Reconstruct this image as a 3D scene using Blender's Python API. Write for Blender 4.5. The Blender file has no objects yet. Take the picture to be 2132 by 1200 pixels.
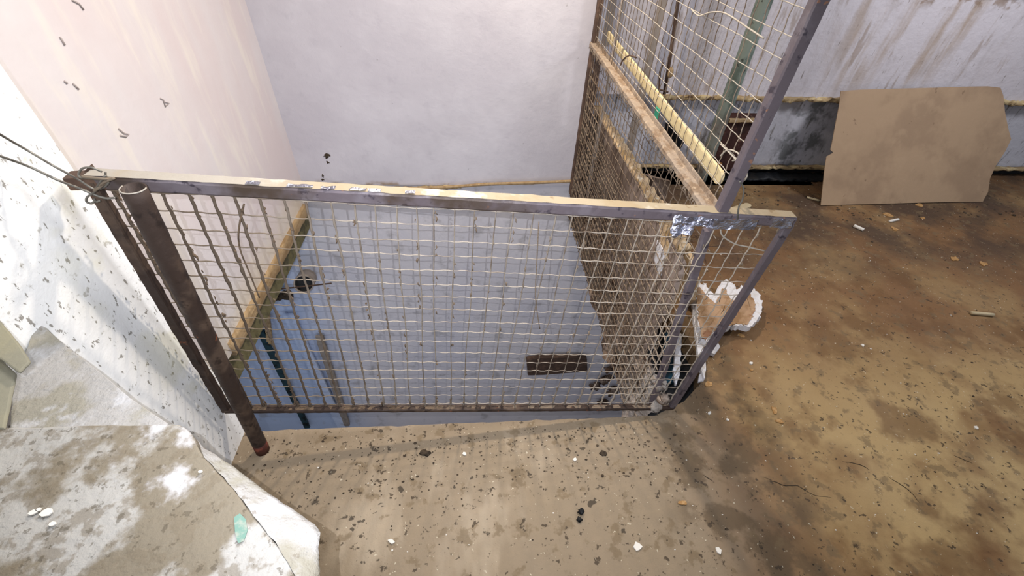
import bpy, math, random
from mathutils import Vector, Matrix, noise
random.seed(7)
S = bpy.context.scene
COL = S.collection
# ---------------------------------------------------------------- camera
F = 914.4
R = Matrix(((0.9966835, 0.0140012, -0.0801616), (-0.0684265, 0.6773541, -0.7324679), (0.0440424, 0.7355239, 0.6760657)))
CP = Vector((0, 0, 1.6))
cam = bpy.data.cameras.new('camera'); co = bpy.data.objects.new('camera', cam); COL.objects.link(co)
cam.sensor_width = 36; cam.lens = F / 2132 * 36; cam.clip_start = .02
co.matrix_world = Matrix.Translation(CP) @ R.to_4x4()
S.camera = co
# ---------------------------------------------------------------- light
S.view_settings.view_transform = 'Standard'; S.view_settings.look = 'None'
S.view_settings.exposure = 0.0; S.view_settings.gamma = 1; S.view_settings.use_curve_mapping = False
w = bpy.data.worlds.new('world'); S.world = w; w.use_nodes = True
w.node_tree.nodes['Background'].inputs[0].default_value = (.80, .87, 1, 1)
w.node_tree.nodes['Background'].inputs[1].default_value = .34
def lamp(name, kind, loc, energy, color, size, target=None):
    l = bpy.data.lights.new(name, kind); l.energy = energy; l.color = color
    if kind == 'AREA': l.size = size
    else: l.shadow_soft_size = size
    o = bpy.data.objects.new(name, l); COL.objects.link(o); o.location = loc
    if target is not None:
        o.rotation_euler = (Vector(target) - Vector(loc)).to_track_quat('-Z', 'Y').to_euler()
    return o
lamp('ceiling_lamp', 'AREA', (0.25, 2.35, 2.3), 48, (1, .86, .70), .11, (0.5, .9, 0))
fl = lamp('phone_flash', 'SPOT', (-.055, .02, 1.615), 105, (.88, .91, 1), .0012, (.05, 2.83, -.75))
fl.data.spot_size = math.radians(112); fl.data.spot_blend = 1
lamp('left_wall_fill', 'AREA', (.25, 1.1, 2.3), 24, (1, .98, .97), .4, (-1.1, .9, 1.3))  # added fill, placed to brighten the left walls
lamp('far_wall_fill', 'AREA', (3.1, 1.5, 2.5), 40, (.96, .95, 1), .5, (2.6, 3.0, .9))  # area light put in to lift the stained far wall
lamp('lower_storey_fill', 'AREA', (-1.0, .4, -1.6), 9, (.74, .80, 1), 1.2, (-.6, 2.85, -1.6))  # unseen cool fill added for the lower storey wall

# ---------------------------------------------------------------- helpers
def at(px, py, ax, v):
    d = R @ Vector((px - 1066, -(py - 600), -F))
    return CP + d * ((v - CP[ax]) / d[ax])
def onplane(px, py, p, n):
    d = R @ Vector((px - 1066, -(py - 600), -F)); n = Vector(n)
    return CP + d * ((Vector(p) - CP).dot(n) / d.dot(n))
def lin(h):
    h = h.lstrip('#'); c = [int(h[i:i+2], 16) / 255 for i in (0, 2, 4)]
    return tuple(x / 12.92 if x <= .04045 else ((x + .055) / 1.055) ** 2.4 for x in c) + (1,)
def mat(name, base, layers=(), rough=.8, metal=0, bump=()):
    m = bpy.data.materials.new(name); m.use_nodes = True
    nt = m.node_tree; N = nt.nodes; L = nt.links; b = N['Principled BSDF']
    b.inputs['Metallic'].default_value = metal
    b.inputs['Specular IOR Level'].default_value = .3
    geo = N.new('ShaderNodeNewGeometry'); pos = geo.outputs['Position']
    sep = None
    def tex(kind, s, st, det=4, off=0):
        mp = N.new('ShaderNodeMapping'); mp.inputs['Scale'].default_value = st; mp.inputs['Location'].default_value = (off, off * .7, off * .3)
        L.new(pos, mp.inputs['Vector'])
        if kind == 'voro':
            t = N.new('ShaderNodeTexVoronoi'); t.inputs['Scale'].default_value = s; L.new(mp.outputs[0], t.inputs['Vector']); return t.outputs['Distance']
        t = N.new('ShaderNodeTexNoise'); t.inputs['Scale'].default_value = s; t.inputs['Detail'].default_value = det
        t.inputs['Roughness'].default_value = .6; L.new(mp.outputs[0], t.inputs['Vector']); return t.outputs[0]
    def rng(sock, lo, hi):
        r = N.new('ShaderNodeMapRange'); r.interpolation_type = 'SMOOTHSTEP'
        r.inputs['From Min'].default_value = min(lo, hi); r.inputs['From Max'].default_value = max(lo, hi)
        if lo > hi: r.inputs['To Min'].default_value = 1; r.inputs['To Max'].default_value = 0
        L.new(sock, r.inputs['Value']); return r.outputs[0]
    def math_(op, a, b_):
        n = N.new('ShaderNodeMath'); n.operation = op
        for i, v in enumerate((a, b_)):
            if isinstance(v, (int, float)): n.inputs[i].default_value = v
            else: L.new(v, n.inputs[i])
        return n.outputs[0]
    rgb = N.new('ShaderNodeRGB'); rgb.outputs[0].default_value = lin(base); col = rgb.outputs[0]
    for i, y in enumerate(layers):
        f = rng(tex(y.get('k', 'noise'), y['s'], y.get('st', (1, 1, 1)), y.get('d', 4), y.get('off', i * 3.1)), y['lo'], y['hi']) if 's' in y else None
        for (ax, lo, hi, wob) in y.get('lim', ()):
            if sep is None: sep = N.new('ShaderNodeSeparateXYZ'); L.new(pos, sep.inputs[0])
            v = sep.outputs[ax]
            if wob:
                nz = tex('noise', y.get('ws', 3), (1, 1, 1), 5, 9 + i)
                v = math_('ADD', v, math_('MULTIPLY', math_('SUBTRACT', nz, .5), wob))
            g = rng(v, lo, hi); f = g if f is None else math_('MULTIPLY', f, g)
        f = math_('MULTIPLY', f, y.get('a', 1))
        mx = N.new('ShaderNodeMix'); mx.data_type = 'RGBA'; L.new(f, mx.inputs['Factor'])
        L.new(col, mx.inputs['A']); mx.inputs['B'].default_value = lin(y['c']); col = mx.outputs['Result']
    L.new(col, b.inputs['Base Color'])
    if isinstance(rough, tuple):
        r = N.new('ShaderNodeMapRange'); L.new(tex('noise', rough[2], (1, 1, 1), 5, 2.2), r.inputs['Value'])
        r.inputs['From Min'].default_value = .3; r.inputs['From Max'].default_value = .7
        r.inputs['To Min'].default_value = rough[0]; r.inputs['To Max'].default_value = rough[1]; L.new(r.outputs[0], b.inputs['Roughness'])
    else: b.inputs['Roughness'].default_value = rough
    prev = None
    for (k, s, st, dist) in bump:
        bn = N.new('ShaderNodeBump'); bn.inputs['Strength'].default_value = 1; bn.inputs['Distance'].default_value = dist
        L.new(tex(k, s, st, 6, 5), bn.inputs['Height'])
        if prev: L.new(prev, bn.inputs['Normal'])
        prev = bn.outputs[0]
    if prev: L.new(prev, b.inputs['Normal'])
    return m
class MB:
    def __init__(s): s.v = []; s.f = []
    def add(s, vs, fs):
        n = len(s.v); s.v += [Vector(v) for v in vs]; s.f += [tuple(i + n for i in f) for f in fs]; return s
    def bar(s, a, b, w, h, up=(0, 0, 1), ends=None):
        a = Vector(a); b = Vector(b); d = (b - a).normalized(); up = Vector(up)
        x = d.cross(up).normalized(); z = x.cross(d).normalized()
        vs = []
        for p in (a, b):
            for sx, sz in ((-1, -1), (1, -1), (1, 1), (-1, 1)): vs.append(p + x * sx * w / 2 + z * sz * h / 2)
        return s.add(vs, [(3, 2, 1, 0), (4, 5, 6, 7), (0, 1, 5, 4), (1, 2, 6, 5), (2, 3, 7, 6), (3, 0, 4, 7)])
    def rough_bar(s, a, b, w, h, up=(0, 0, 1), seg=40, jit=.0015, seed=0):
        a = Vector(a); b = Vector(b); d = (b - a).normalized(); up = Vector(up)
        x = d.cross(up).normalized(); z = x.cross(d).normalized()
        prof = [(-1, -.7), (-.8, -1), (.8, -1), (1, -.7), (1, .7), (.8, 1), (-.8, 1), (-1, .7)]
        vs = []; fs = []; n = 8
        for i in range(seg + 1):
            p = a.lerp(b, i / seg)
            for j, (u, v) in enumerate(prof):
                q = p + x * u * w / 2 + z * v * h / 2
                nv = noise.noise_vector(q * 30 + Vector((seed, 0, 0))) * jit + noise.noise_vector(q * 110) * jit * .6
                vs.append(q + nv)
        for i in range(seg):
            for j in range(n): fs.append((i * n + j, i * n + (j + 1) % n, (i + 1) * n + (j + 1) % n, (i + 1) * n + j))
        fs.append(tuple(range(n))[::-1]); fs.append(tuple(seg * n + j for j in range(n)))
        return s.add(vs, fs)
    def tube(s, pts, r, n=6, cap=True):
        pts = [Vector(p) for p in pts]; m = len(pts); vs = []; fs = []
        rr = r if isinstance(r, (list, tuple)) else [r] * m
        d0 = (pts[1] - pts[0]).normalized(); ref = Vector((0, 0, 1)) if abs(d0.z) < .8 else Vector((0, 1, 0))
        x = d0.cross(ref).normalized()
        for i, p in enumerate(pts):
            d = (pts[min(i + 1, m - 1)] - pts[max(i - 1, 0)]).normalized()
            x = (x - d * x.dot(d)).normalized(); y = d.cross(x)
            for j in range(n):
                t = 2 * math.pi * j / n; vs.append(p + (x * math.cos(t) + y * math.sin(t)) * rr[i])
        for i in range(m - 1):
            for j in range(n): fs.append((i * n + j, i * n + (j + 1) % n, (i + 1) * n + (j + 1) % n, (i + 1) * n + j))
        if cap: fs += [tuple(range(n))[::-1], tuple((m - 1) * n + j for j in range(n))]
        return s.add(vs, fs)
    def prism(s, poly, off):
        n = len(poly); off = Vector(off); poly = [Vector(p) for p in poly]
        vs = poly + [p + off for p in poly]
        fs = [tuple(range(n)), tuple(range(2 * n - 1, n - 1, -1))] + [(i, i + n, (i + 1) % n + n, (i + 1) % n) for i in range(n)]
        return s.add(vs, fs)
    def quad(s, a, b, c, d, nu=1, nv=1, fn=None):
        a, b, c, d = map(Vector, (a, b, c, d)); vs = []; fs = []
        for i in range(nu + 1):
            for j in range(nv + 1):
                p = a.lerp(b, i / nu).lerp(d.lerp(c, i / nu), j / nv)
                vs.append(fn(p, i / nu, j / nv) if fn else p)
        for i in range(nu):
            for j in range(nv):
                k = i * (nv + 1) + j; fs.append((k, k + nv + 1, k + nv + 2, k + 1))
        return s.add(vs, fs)
    def build(s, name, m, parent=None, smooth=False, bev=0, kind=None):
        o0 = Vector(parent.location) if parent and parent.type == 'EMPTY' else (Vector(parent.parent.location) if parent and parent.parent else Vector((0, 0, 0)))
        me = bpy.data.meshes.new(name); me.from_pydata([v - o0 for v in s.v], [], s.f); me.materials.append(m)
        import bmesh
        bm = bmesh.new(); bm.from_mesh(me); bmesh.ops.recalc_face_normals(bm, faces=bm.faces); bm.to_mesh(me); bm.free()
        if smooth:
            for p in me.polygons: p.use_smooth = True
        o = bpy.data.objects.new(name, me); COL.objects.link(o)
        if parent: o.parent = parent
        if bev:
            md = o.modifiers.new('bevel', 'BEVEL'); md.width = bev; md.segments = 2; md.limit_method = 'ANGLE'
        if kind: o['kind'] = kind
        return o
def tag(o, label=None, cat=None, group=None):
    if label: o['label'] = label
    if cat: o['category'] = cat
    if group: o['group'] = group
    return o
def thing(name, loc, label, cat, group=None):
    o = bpy.data.objects.new(name, None); COL.objects.link(o); o.location = loc; o.empty_display_size = .05
    return tag(o, label, cat, group)
def struct(o): o['kind'] = 'structure'; return o
def smooth_path(pts, sub=6):
    pts = [Vector(p) for p in pts]; out = []
    for i in range(len(pts) - 1):
        p0 = pts[max(i - 1, 0)]; p1 = pts[i]; p2 = pts[i + 1]; p3 = pts[min(i + 2, len(pts) - 1)]
        for k in range(sub):
            t = k / sub
            out.append(.5 * ((2 * p1) + (p2 - p0) * t + (2 * p0 - 5 * p1 + 4 * p2 - p3) * t * t + (3 * p1 - p0 - 3 * p2 + p3) * t ** 3))
    return out + [pts[-1]]

# ---------------------------------------------------------------- materials
M = {}
M['wall_back'] = mat('whitewash', 'c2bec4', [dict(s=2.2, lo=.4, hi=.7, c='d0cdd2', a=.7), dict(s=9, lo=.55, hi=.75, c='b2aeb6', a=.45),
    dict(s=45, lo=.73, hi=.76, c='77726f', a=.6, st=(1, 1, .7)),
    dict(s=7, lo=.5, hi=.62, c='8b7350', a=.8, lim=((2, .035, .0, .05),), ws=14)], .75, bump=[('noise', 3.5, (1, 1, 1), .008), ('noise', 50, (1, 1, 1), .0005)])
M['wall_left'] = mat('pink_plaster', 'd1cccd', [dict(s=1.4, lo=.4, hi=.65, c='cdc0c0', a=.8, st=(1, 1, .35)), dict(s=5, lo=.5, hi=.7, c='dcd6cc', a=.6, st=(1, 2, .4)),
    dict(s=3, lo=.3, hi=.6, c='cfc2a4', a=.55, lim=((2, .16, -.06, .1),))], .7, bump=[('noise', 4, (1, 1, 1), .006)])
M['wall_stipple'] = mat('stippled_plaster', 'e6e7e6', [
    dict(s=52, lo=.615, hi=.66, c='6f695e', a=.8, st=(1, 1.5, .7), d=3, lim=((2, 1.45, 1.1, .3),)),
    dict(s=26, lo=.62, hi=.68, c='8a8474', a=.6, d=5, lim=((2, 1.3, 1.0, .3),)),
    dict(s=4, lo=.5, hi=.6, c='c9c39a', a=.35, lim=((1, .72, .9, .2),))], .8,
    bump=[('noise', 150, (1, 1, 1), .0007), ('noise', 14, (1, 1, 1), .003)])
M['wall_right'] = mat('stained_whitewash', 'c0bbc0', [
    dict(s=2.6, lo=.5, hi=.66, c='9b8875', a=.75, st=(2.2, 1, .35), lim=((0, 2.1, 2.5, .2), (0, 3.6, 3.1, .3), (2, .5, .9, .5))),
    dict(s=7, lo=.5, hi=.75, c='a39c9c', a=.5, st=(1.6, 1, .3)),
    dict(s=22, lo=.63, hi=.69, c='6e655c', a=.75, st=(2.2, 1, .4), d=6), dict(s=7, lo=.58, hi=.68, c='8d7b6b', a=.6, st=(2, 1, .35)),
    dict(s=9, lo=.5, hi=.6, c='7c6650', a=.75, lim=((2, 1.12, 1.2, .12), (0, 2.4, 2.7, .2)), ws=6),
    dict(s=5, lo=.35, hi=.48, c='3a3230', a=.95, lim=((2, 1.20, 1.24, .10), (0, 2.5, 2.8, .2)), ws=6)], .8, bump=[('noise', 8, (1, 1, 1), .01), ('noise', 50, (1, 1, 1), .0015)])
M['wall_low'] = mat('streaked_grey_plaster', 'bcbbc2', [dict(s=13, lo=.6, hi=.7, c='6a645c', a=.8, st=(1.8, 1, .3), d=6),
    dict(s=30, lo=.6, hi=.7, c='4a463f', a=.8, st=(1.6, 1, .4)), dict(s=6, lo=.45, hi=.6, c='5d5f5e', a=.85, lim=((0, 2.2, 2.35, .1), (0, 2.7, 2.6, .1)), ws=6),
    dict(s=14, lo=.4, hi=.6, c='6a5a48', a=.8, lim=((2, .12, .04, .06),))], .8, bump=[('noise', 20, (1, 1, 1), .006)])
M['ledge'] = mat('rotten_plaster_edge', '9c8562', [dict(s=20, lo=.45, hi=.6, c='c8b489', a=.8, st=(.6, 1, 1)), dict(s=26, lo=.55, hi=.64, c='4a372a', a=.9, st=(.5, 1, 1))], .9, bump=[('noise', 50, (1, 1, 1), .006)])
M['near_black'] = mat('stone_and_shade_black', '15171a', [dict(s=14, lo=.5, hi=.7, c='2c2824', a=.8)], .6, bump=[('noise', 20, (1, 1, 1), .006)])  # near-black: stone, cracks, and shade painted into gaps and hollows
M['blue_wall'] = mat('pale_blue_paint', 'd3cfd2', [dict(s=1.6, lo=.4, hi=.65, c='c8c6ce', a=.7),
    dict(lim=((0, -1.1, -1.75, .25),), c='a9bcdb', a=.85, ws=2),
    dict(s=6, lo=.55, hi=.7, c='8e8a88', a=.5), dict(s=60, lo=.72, hi=.76, c='4c4844', a=.6)], .6, bump=[('noise', 5, (1, 1, 1), .008)])
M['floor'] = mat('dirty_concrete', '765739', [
    dict(s=1.7, lo=.42, hi=.62, c='8f7550', a=.75), dict(s=2.5, lo=.3, hi=.5, c='b49b6e', a=.9, lim=((1, 1.6, .7, .5), (0, .95, 1.6, .4))), dict(s=4, lo=.5, hi=.64, c='65482c', a=.65),  # the masked pale layer paints warm light onto the near right floor
    dict(s=2.2, lo=.35, hi=.6, c='44352a', a=.9, lim=((1, 1.55, 2.3, .7),)),
    dict(lim=((0, 1.15, .68, .35), (1, 1.3, 1.0, .25)), c='8a7b66', a=.95, ws=4),
    dict(s=6, lo=.46, hi=.56, c='5a4a36', a=.75, lim=((0, .62, .82, .2), (0, 1.35, 1.05, .3)), d=7),  # darker brown blotches in a band right of the landing
    dict(s=3.5, lo=.5, hi=.7, c='ab9c86', a=.6, st=(1.6, .6, 1), lim=((0, .7, .4, .3),)),
    dict(s=16, lo=.56, hi=.64, c='6b5a42', a=.6, d=7),
    dict(s=42, lo=.62, hi=.67, c='3d3226', a=.85, d=4),
    dict(s=20, lo=.66, hi=.7, c='2f2820', a=.8, d=3, lim=((0, .75, .55, .2),)),
    dict(s=75, lo=.7, hi=.73, c='c9bfa8', a=.7, d=2)], (.55, .95, 4), bump=[('noise', 9, (1, 1, 1), .008), ('noise', 45, (1, 1, 1), .003), ('noise', 220, (1, 1, 1), .0008)])
M['rubble'] = mat('crumbling_mortar', '6f5c4c', [dict(s=16, lo=.45, hi=.6, c='a08f80', a=.85), dict(s=9, lo=.5, hi=.62, c='33241b', a=.9), dict(s=30, lo=.55, hi=.7, c='8b5e44', a=.5),
    dict(s=5, lo=.3, hi=.6, c='aba39b', a=.85, lim=((1, 1.35, 1.1, .15),))], .95, bump=[('noise', 30, (1, 1, 1), .02)])
M['olive'] = mat('olive_render', '6a6446', [dict(s=12, lo=.5, hi=.65, c='454232', a=.8)], .9, bump=[('noise', 30, (1, 1, 1), .006)])
M['rust'] = mat('dark_rusty_paint', '3b2f29', [dict(s=9, lo=.5, hi=.66, c='5c4c40', a=.8), dict(s=24, lo=.56, hi=.66, c='2a211d', a=.85), dict(s=16, lo=.64, hi=.7, c='8a4f30', a=.7)], (.45, .85, 20), .15, [('noise', 60, (1, 1, 1), .0015)])
M['violet'] = mat('worn_violet_grey_paint', '5f565a', [dict(s=8, lo=.5, hi=.62, c='6e676c', a=.8), dict(s=26, lo=.58, hi=.66, c='352f38', a=.9), dict(s=40, lo=.66, hi=.7, c='93684a', a=.7),
    dict(s=6, lo=.4, hi=.6, c='43372d', a=.95, lim=((0, .45, -.1, .3),))], (.35, .7, 15), .1, [('noise', 50, (1, 1, 1), .0012)])
M['cream'] = mat('dusty_cream_paint', '968870', [dict(s=12, lo=.5, hi=.65, c='8f7d60', a=.7), dict(s=30, lo=.6, hi=.68, c='7a6546', a=.7), dict(s=9, lo=.58, hi=.66, c='bdb6a8', a=.7), dict(s=5, lo=.3, hi=.5, c='9b958c', a=.9, lim=((0, -.3, -.6, .1),))], .7, bump=[('noise', 60, (1, 1, 1), .001)])
M['dust'] = mat('furry_dust', '958676', [dict(s=14, lo=.45, hi=.62, c='7b654f', a=.8, st=(2, 1, 1)), dict(s=50, lo=.55, hi=.66, c='b3a088', a=.7)], 1, bump=[('noise', 90, (1, 1, 1), .005)])
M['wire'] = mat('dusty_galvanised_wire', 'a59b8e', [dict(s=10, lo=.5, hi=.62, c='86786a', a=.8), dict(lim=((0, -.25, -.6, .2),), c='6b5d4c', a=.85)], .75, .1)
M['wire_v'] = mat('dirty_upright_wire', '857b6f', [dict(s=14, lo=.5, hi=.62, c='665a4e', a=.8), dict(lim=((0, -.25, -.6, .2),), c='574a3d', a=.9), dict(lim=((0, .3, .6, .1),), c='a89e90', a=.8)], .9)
M['wire_dirt'] = mat('clogged_wire', '6b5a49', [dict(s=30, lo=.5, hi=.65, c='4a3d31', a=.8), dict(lim=((0, -.4, .3, .4),), c='7d6f60', a=.8)], 1, bump=[('noise', 120, (1, 1, 1), .004)])
M['wire_side'] = mat('brown_dusty_wire', '7a6a59', [dict(s=8, lo=.45, hi=.6, c='5b4a3b', a=.8), dict(lim=((1, 1.4, 1.0, .2),), c='8f8273', a=.8)], .9)
M['white_wire'] = mat('pale_bent_wire', 'a39b8e', [dict(s=20, lo=.5, hi=.65, c='9a8f80', a=.7)], .7)
M['steel'] = mat('grey_tie_wire', '7d7a72', [dict(s=30, lo=.5, hi=.6, c='55504a', a=.7)], .5, .6)
M['foil'] = mat('crumpled_foil', 'b9bac8', [dict(s=20, lo=.5, hi=.6, c='8b8a98', a=.7)], .22, .95, [('noise', 90, (1, 1, 1), .004)])
M['wood'] = mat('bare_timber', 'a58c69', [dict(s=6, lo=.45, hi=.62, c='8d7350', a=.8, st=(4, .6, 4)), dict(s=22, lo=.6, hi=.7, c='cdb183', a=.6, st=(3, .5, 3))], .8, bump=[('noise', 30, (4, .6, 4), .002)])
M['batten'] = mat('cream_painted_batten', 'd8c69a', [dict(s=14, lo=.55, hi=.68, c='c2aa72', a=.8)], .6)
M['yellow_edge'] = mat('yellowed_foam_edge', 'ccb08a', [dict(s=14, lo=.5, hi=.62, c='b08f5c', a=.8), dict(s=24, lo=.55, hi=.66, c='e2d8c4', a=.9)], .8, bump=[('noise', 50, (1, 1, 1), .006)])
M['board'] = mat('weathered_board', '98887d', [dict(s=7, lo=.48, hi=.62, c='7d6b5e', a=.8, st=(1, 3.5, .5)), dict(s=18, lo=.55, hi=.66, c='57473b', a=.8, st=(1, 2, .7)),
    dict(s=4, lo=.3, hi=.6, c='4c3c30', a=.95, lim=((1, 1.55, 2.15, .4),))], .9, bump=[('noise', 20, (1, 2, .6), .004)])
M['cardboard'] = mat('brown_cardboard', '9c846a', [dict(s=2.6, lo=.45, hi=.6, c='8c755e', a=.8), dict(s=6, lo=.55, hi=.7, c='a28a6f', a=.6), dict(s=3.4, lo=.55, hi=.75, c='7c6650', a=.6), dict(s=16, lo=.68, hi=.73, c='6d5845', a=.6)], .85, bump=[('noise', 3, (1, 1, 1), .01)])
M['foam_white'] = mat('broken_white_polystyrene', 'd6d4d6', [dict(s=30, lo=.5, hi=.66, c='beb4a2', a=.5)], .85, bump=[('noise', 60, (1, 1, 1), .006)])
M['foam_dirty'] = mat('dirt_stained_polystyrene', 'a5876a', [dict(s=12, lo=.45, hi=.6, c='8a6a48', a=.8), dict(s=30, lo=.62, hi=.7, c='c3b095', a=.7), dict(s=9, lo=.6, hi=.68, c='7c4f35', a=.7)], .9, bump=[('noise', 40, (1, 1, 1), .003)])
M['slab'] = mat('whitewashed_broken_stone', '9f9d98', [
    dict(s=5, lo=.44, hi=.52, c='736a5a', a=.95, d=8), dict(s=34, lo=.5, hi=.6, c='6d6353', a=.6, d=5), dict(s=70, lo=.6, hi=.65, c='50483b', a=.6, d=3),
    dict(s=5, lo=.56, hi=.64, c='bcbcbe', a=.9, d=7, off=7)], .85, bump=[('noise', 14, (1, 1, 1), .008), ('noise', 90, (1, 1, 1), .002)])
M['slab_pale'] = mat('pale_whitewashed_stone', '9c9a97', [dict(s=7, lo=.48, hi=.6, c='86816f', a=.7, d=7), dict(s=12, lo=.54, hi=.64, c='b0b0b2', a=.8), dict(s=40, lo=.66, hi=.7, c='756d60', a=.6)], .85, bump=[('noise', 14, (1, 1, 1), .012), ('noise', 80, (1, 1, 1), .003)])
M['slab_olive'] = mat('olive_grey_stone', '7f7c6c', [dict(s=8, lo=.5, hi=.65, c='8b866f', a=.7)], .85, bump=[('noise', 20, (1, 1, 1), .004)])
M['green_pipe'] = mat('grey_green_pipe', '7a857c', [dict(s=9, lo=.5, hi=.62, c='4d5950', a=.85, st=(1, 1, .5)), dict(s=26, lo=.62, hi=.68, c='2e2f2b', a=.8), dict(s=3, lo=.3, hi=.6, c='6e625c', a=.9, lim=((2, .65, .45, .1),))], .6)
M['grey_pole'] = mat('grey_tan_pole', '8f857c', [dict(s=9, lo=.5, hi=.65, c='6f655c', a=.8, st=(1, 1, .3))], .75)
M['brown_iron'] = mat('brown_rusted_iron', '4e3d33', [dict(s=12, lo=.5, hi=.65, c='6c5546', a=.8)], .8, bump=[('noise', 40, (1, 1, 1), .004)])
M['cab_red'] = mat('dark_red_brown_rust', '3f2621', [dict(s=22, lo=.62, hi=.68, c='8b6a55', a=.6), dict(s=8, lo=.5, hi=.65, c='2a1a18', a=.8)], .7, bump=[('noise', 30, (1, 1, 1), .004)])
M['teal'] = mat('dark_teal_paint', '1f3a42', [dict(s=8, lo=.45, hi=.6, c='0e1416', a=.9)], .6)
M['dark_teal'] = mat('dark_teal_shade', '23485a', [dict(s=8, lo=.5, hi=.65, c='1c2b30', a=.7)], .5)  # colour of the shade painted in the floor gap
M['green'] = mat('green_plastic', '2f9474', rough=.5)
M['clod'] = mat('dark_dirt', '463b2f', [dict(s=60, lo=.5, hi=.6, c='2b241d', a=.8)], 1)
M['paper'] = mat('white_scrap', 'd9d5cc', rough=.8)
M['leaf'] = mat('dry_leaf', '9c7648', [dict(s=60, lo=.5, hi=.6, c='b59468', a=.7)], .8)
M['stick'] = mat('pale_stick', 'b5a687', rough=.8)
M['redtip'] = mat('red_lead_primer', '4e2a22', [dict(s=30, lo=.5, hi=.6, c='7a4030', a=.8)], .7)
M['orange_rust'] = mat('orange_rust', 'a8703a', [dict(s=30, lo=.5, hi=.6, c='6b4226', a=.8)], .9)

# ---------------------------------------------------------------- the setting
XS = .70          # plane of the side cage panel
XW = -.90         # stippled wall
XL = -1.20        # smooth plaster wall
YB = 2.83         # back wall
YR = 2.98         # right-hand back wall
def edge(y0, x0, x1, n, amp, sd):
    return [(x0 + (x1 - x0) * i / n, y0 + noise.noise(Vector((i * .45, sd, 0))) * amp + noise.noise(Vector((i * 1.7, sd, 3))) * amp * .5) for i in range(n + 1)]
f = MB()
# landing strip, front edge slightly ragged, and the floor to the right (its left edge is broken away)
land = edge(.937, XW, .76, 60, .006, 1)
hole = [(.76, .95), (.88, 1.0), (.99, 1.09), (1.04, 1.22), (1.03, 1.36), (.99, 1.5), (.93, 1.62), (.86, 1.75), (.80, 1.9), (.78, 2.3), (.77, 2.75), (.77, YR + .3)]
outline = [(-2.2, -1.6), (5.6, -1.6), (5.6, YR + .3)] + hole[::-1] + land[::-1][1:] + [(-2.2, .93)]
f.prism([(x, y, 0) for x, y in outline], (0, 0, -.24))
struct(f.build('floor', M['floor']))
b = MB(); b.prism([(XL - .1, YB, 0), (XS + .05, YB, 0), (XS + .05, YB, 2.8), (XL - .1, YB, 2.8)], (0, .25, 0)); struct(b.build('wall_back', M['wall_back']))
b = MB(); b.prism([(-3.6, YB + .02, -.0), (2.6, YB + .02, -.0), (2.6, YB + .02, -3.6), (-3.6, YB + .02, -3.6)], (0, .2, 0)); struct(b.build('wall_lower_back', M['blue_wall']))
b = MB(); b.prism([(XL, .975, -.15), (XL, YB, -.15), (XL, YB, 2.8), (XL, .975, 2.8)], (-.4, 0, 0)); struct(b.build('wall_left', M['wall_left']))
b = MB(); b.prism([(XW, -1.5, -.24), (XW, .975, -.24), (XW, .975, 1.16), (XW, .96, 2.8), (XW, -1.5, 2.8)], (-.5, 0, 0)); struct(b.build('wall_front_left', M['wall_stipple'], bev=.006))
b = MB(); b.prism([(XS + .05, YR, .60), (5.6, YR, .60), (5.6, YR, 2.8), (XS + .05, YR, 2.8)], (0, .3, 0)); struct(b.build('wall_right', M['wall_right']))
b = MB(); b.prism([(XS + .05, YR + .05, .07), (5.6, YR + .05, .07), (5.6, YR + .05, .60), (XS + .05, YR + .05, .60)], (0, .2, 0)); struct(b.build('wall_right_lower', M['wall_low']))
b = MB(); b.rough_bar((1.22, YR - .005, .592), (5.6, YR - .005, .61), .05, .026, seg=220, jit=.016); struct(b.build('trim_1', M['ledge'], smooth=True))
b = MB(); b.rough_bar((1.2, YR + .02, .072), (5.6, YR + .02, .075), .04, .02, seg=140, jit=.008, seed=4); struct(b.build('trim_2', M['ledge'], smooth=True))
b = MB(); b.prism([(XS + .1, YR + .08, 0), (5.6, YR + .08, 0), (5.6, YR + .08, .08), (XS + .1, YR + .08, .08)], (0, .1, 0)); struct(b.build('gap_shade_right', M['near_black']))  # black strip paints the shade of the hollow under the wall
b = MB(); b.rough_bar((1.85, YR - .02, .012), (2.75, YR - .02, .012), .12, .024, seg=50, jit=.012, seed=9); struct(b.build('trim_3', M['near_black'], smooth=True))  # flat black strip on the floor, continuing that painted shade
# lower storey: landing underside fascia and floor far below
b = MB(); b.prism([(XL - .04, 1.0, -.15), (XL - .04, YB + .02, -.15), (XL - .04, YB + .02, -.36), (XL - .04, 1.0, -.36)], (-.3, 0, 0)); struct(b.build('trim_4', M['olive']))
b = MB(); b.prism([(-3.6, -.6, -3.6), (2.6, -.6, -3.6), (2.6, 3.1, -3.6), (-3.6, 3.1, -3.6)], (0, 0, -.1)); struct(b.build('floor_lower', M['floor']))
b = MB(); b.prism([(2.3, .6, -.24), (2.3, YB, -.24), (2.3, YB, -3.6), (2.3, .6, -3.6)], (.1, 0, 0)); struct(b.build('wall_lower_right', M['blue_wall']))
# broken edge of the slab under the cage
b = MB()
def lump(p, u, v):
    n = noise.noise(p * 9) * .045 + noise.noise(p * 30) * .018
    q = Vector(p); q.x += n - .01; q.z += (noise.noise(Vector((p.y * 9, 2, 0))) * .05 if v > .8 else 0)
    return q
b.quad((XS + .035, .97, .0), (XS + .035, YB, .0), (XS + .035, YB, -.27), (XS + .035, .97, -.29), 170, 26, lump)
b.quad((XS + .035, .97, -.28), (XS + .035, YB, -.26), (XS + .3, YB, -.25), (XS + .2, .97, -.25), 60, 4)
b.quad((XS + .02, .97, .0), (XS + .02, YB, .0), (XS + .10, YB, .0), (XS + .10, .97, .0), 60, 3)
struct(b.build('trim_5', M['rubble'], smooth=True))

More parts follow.
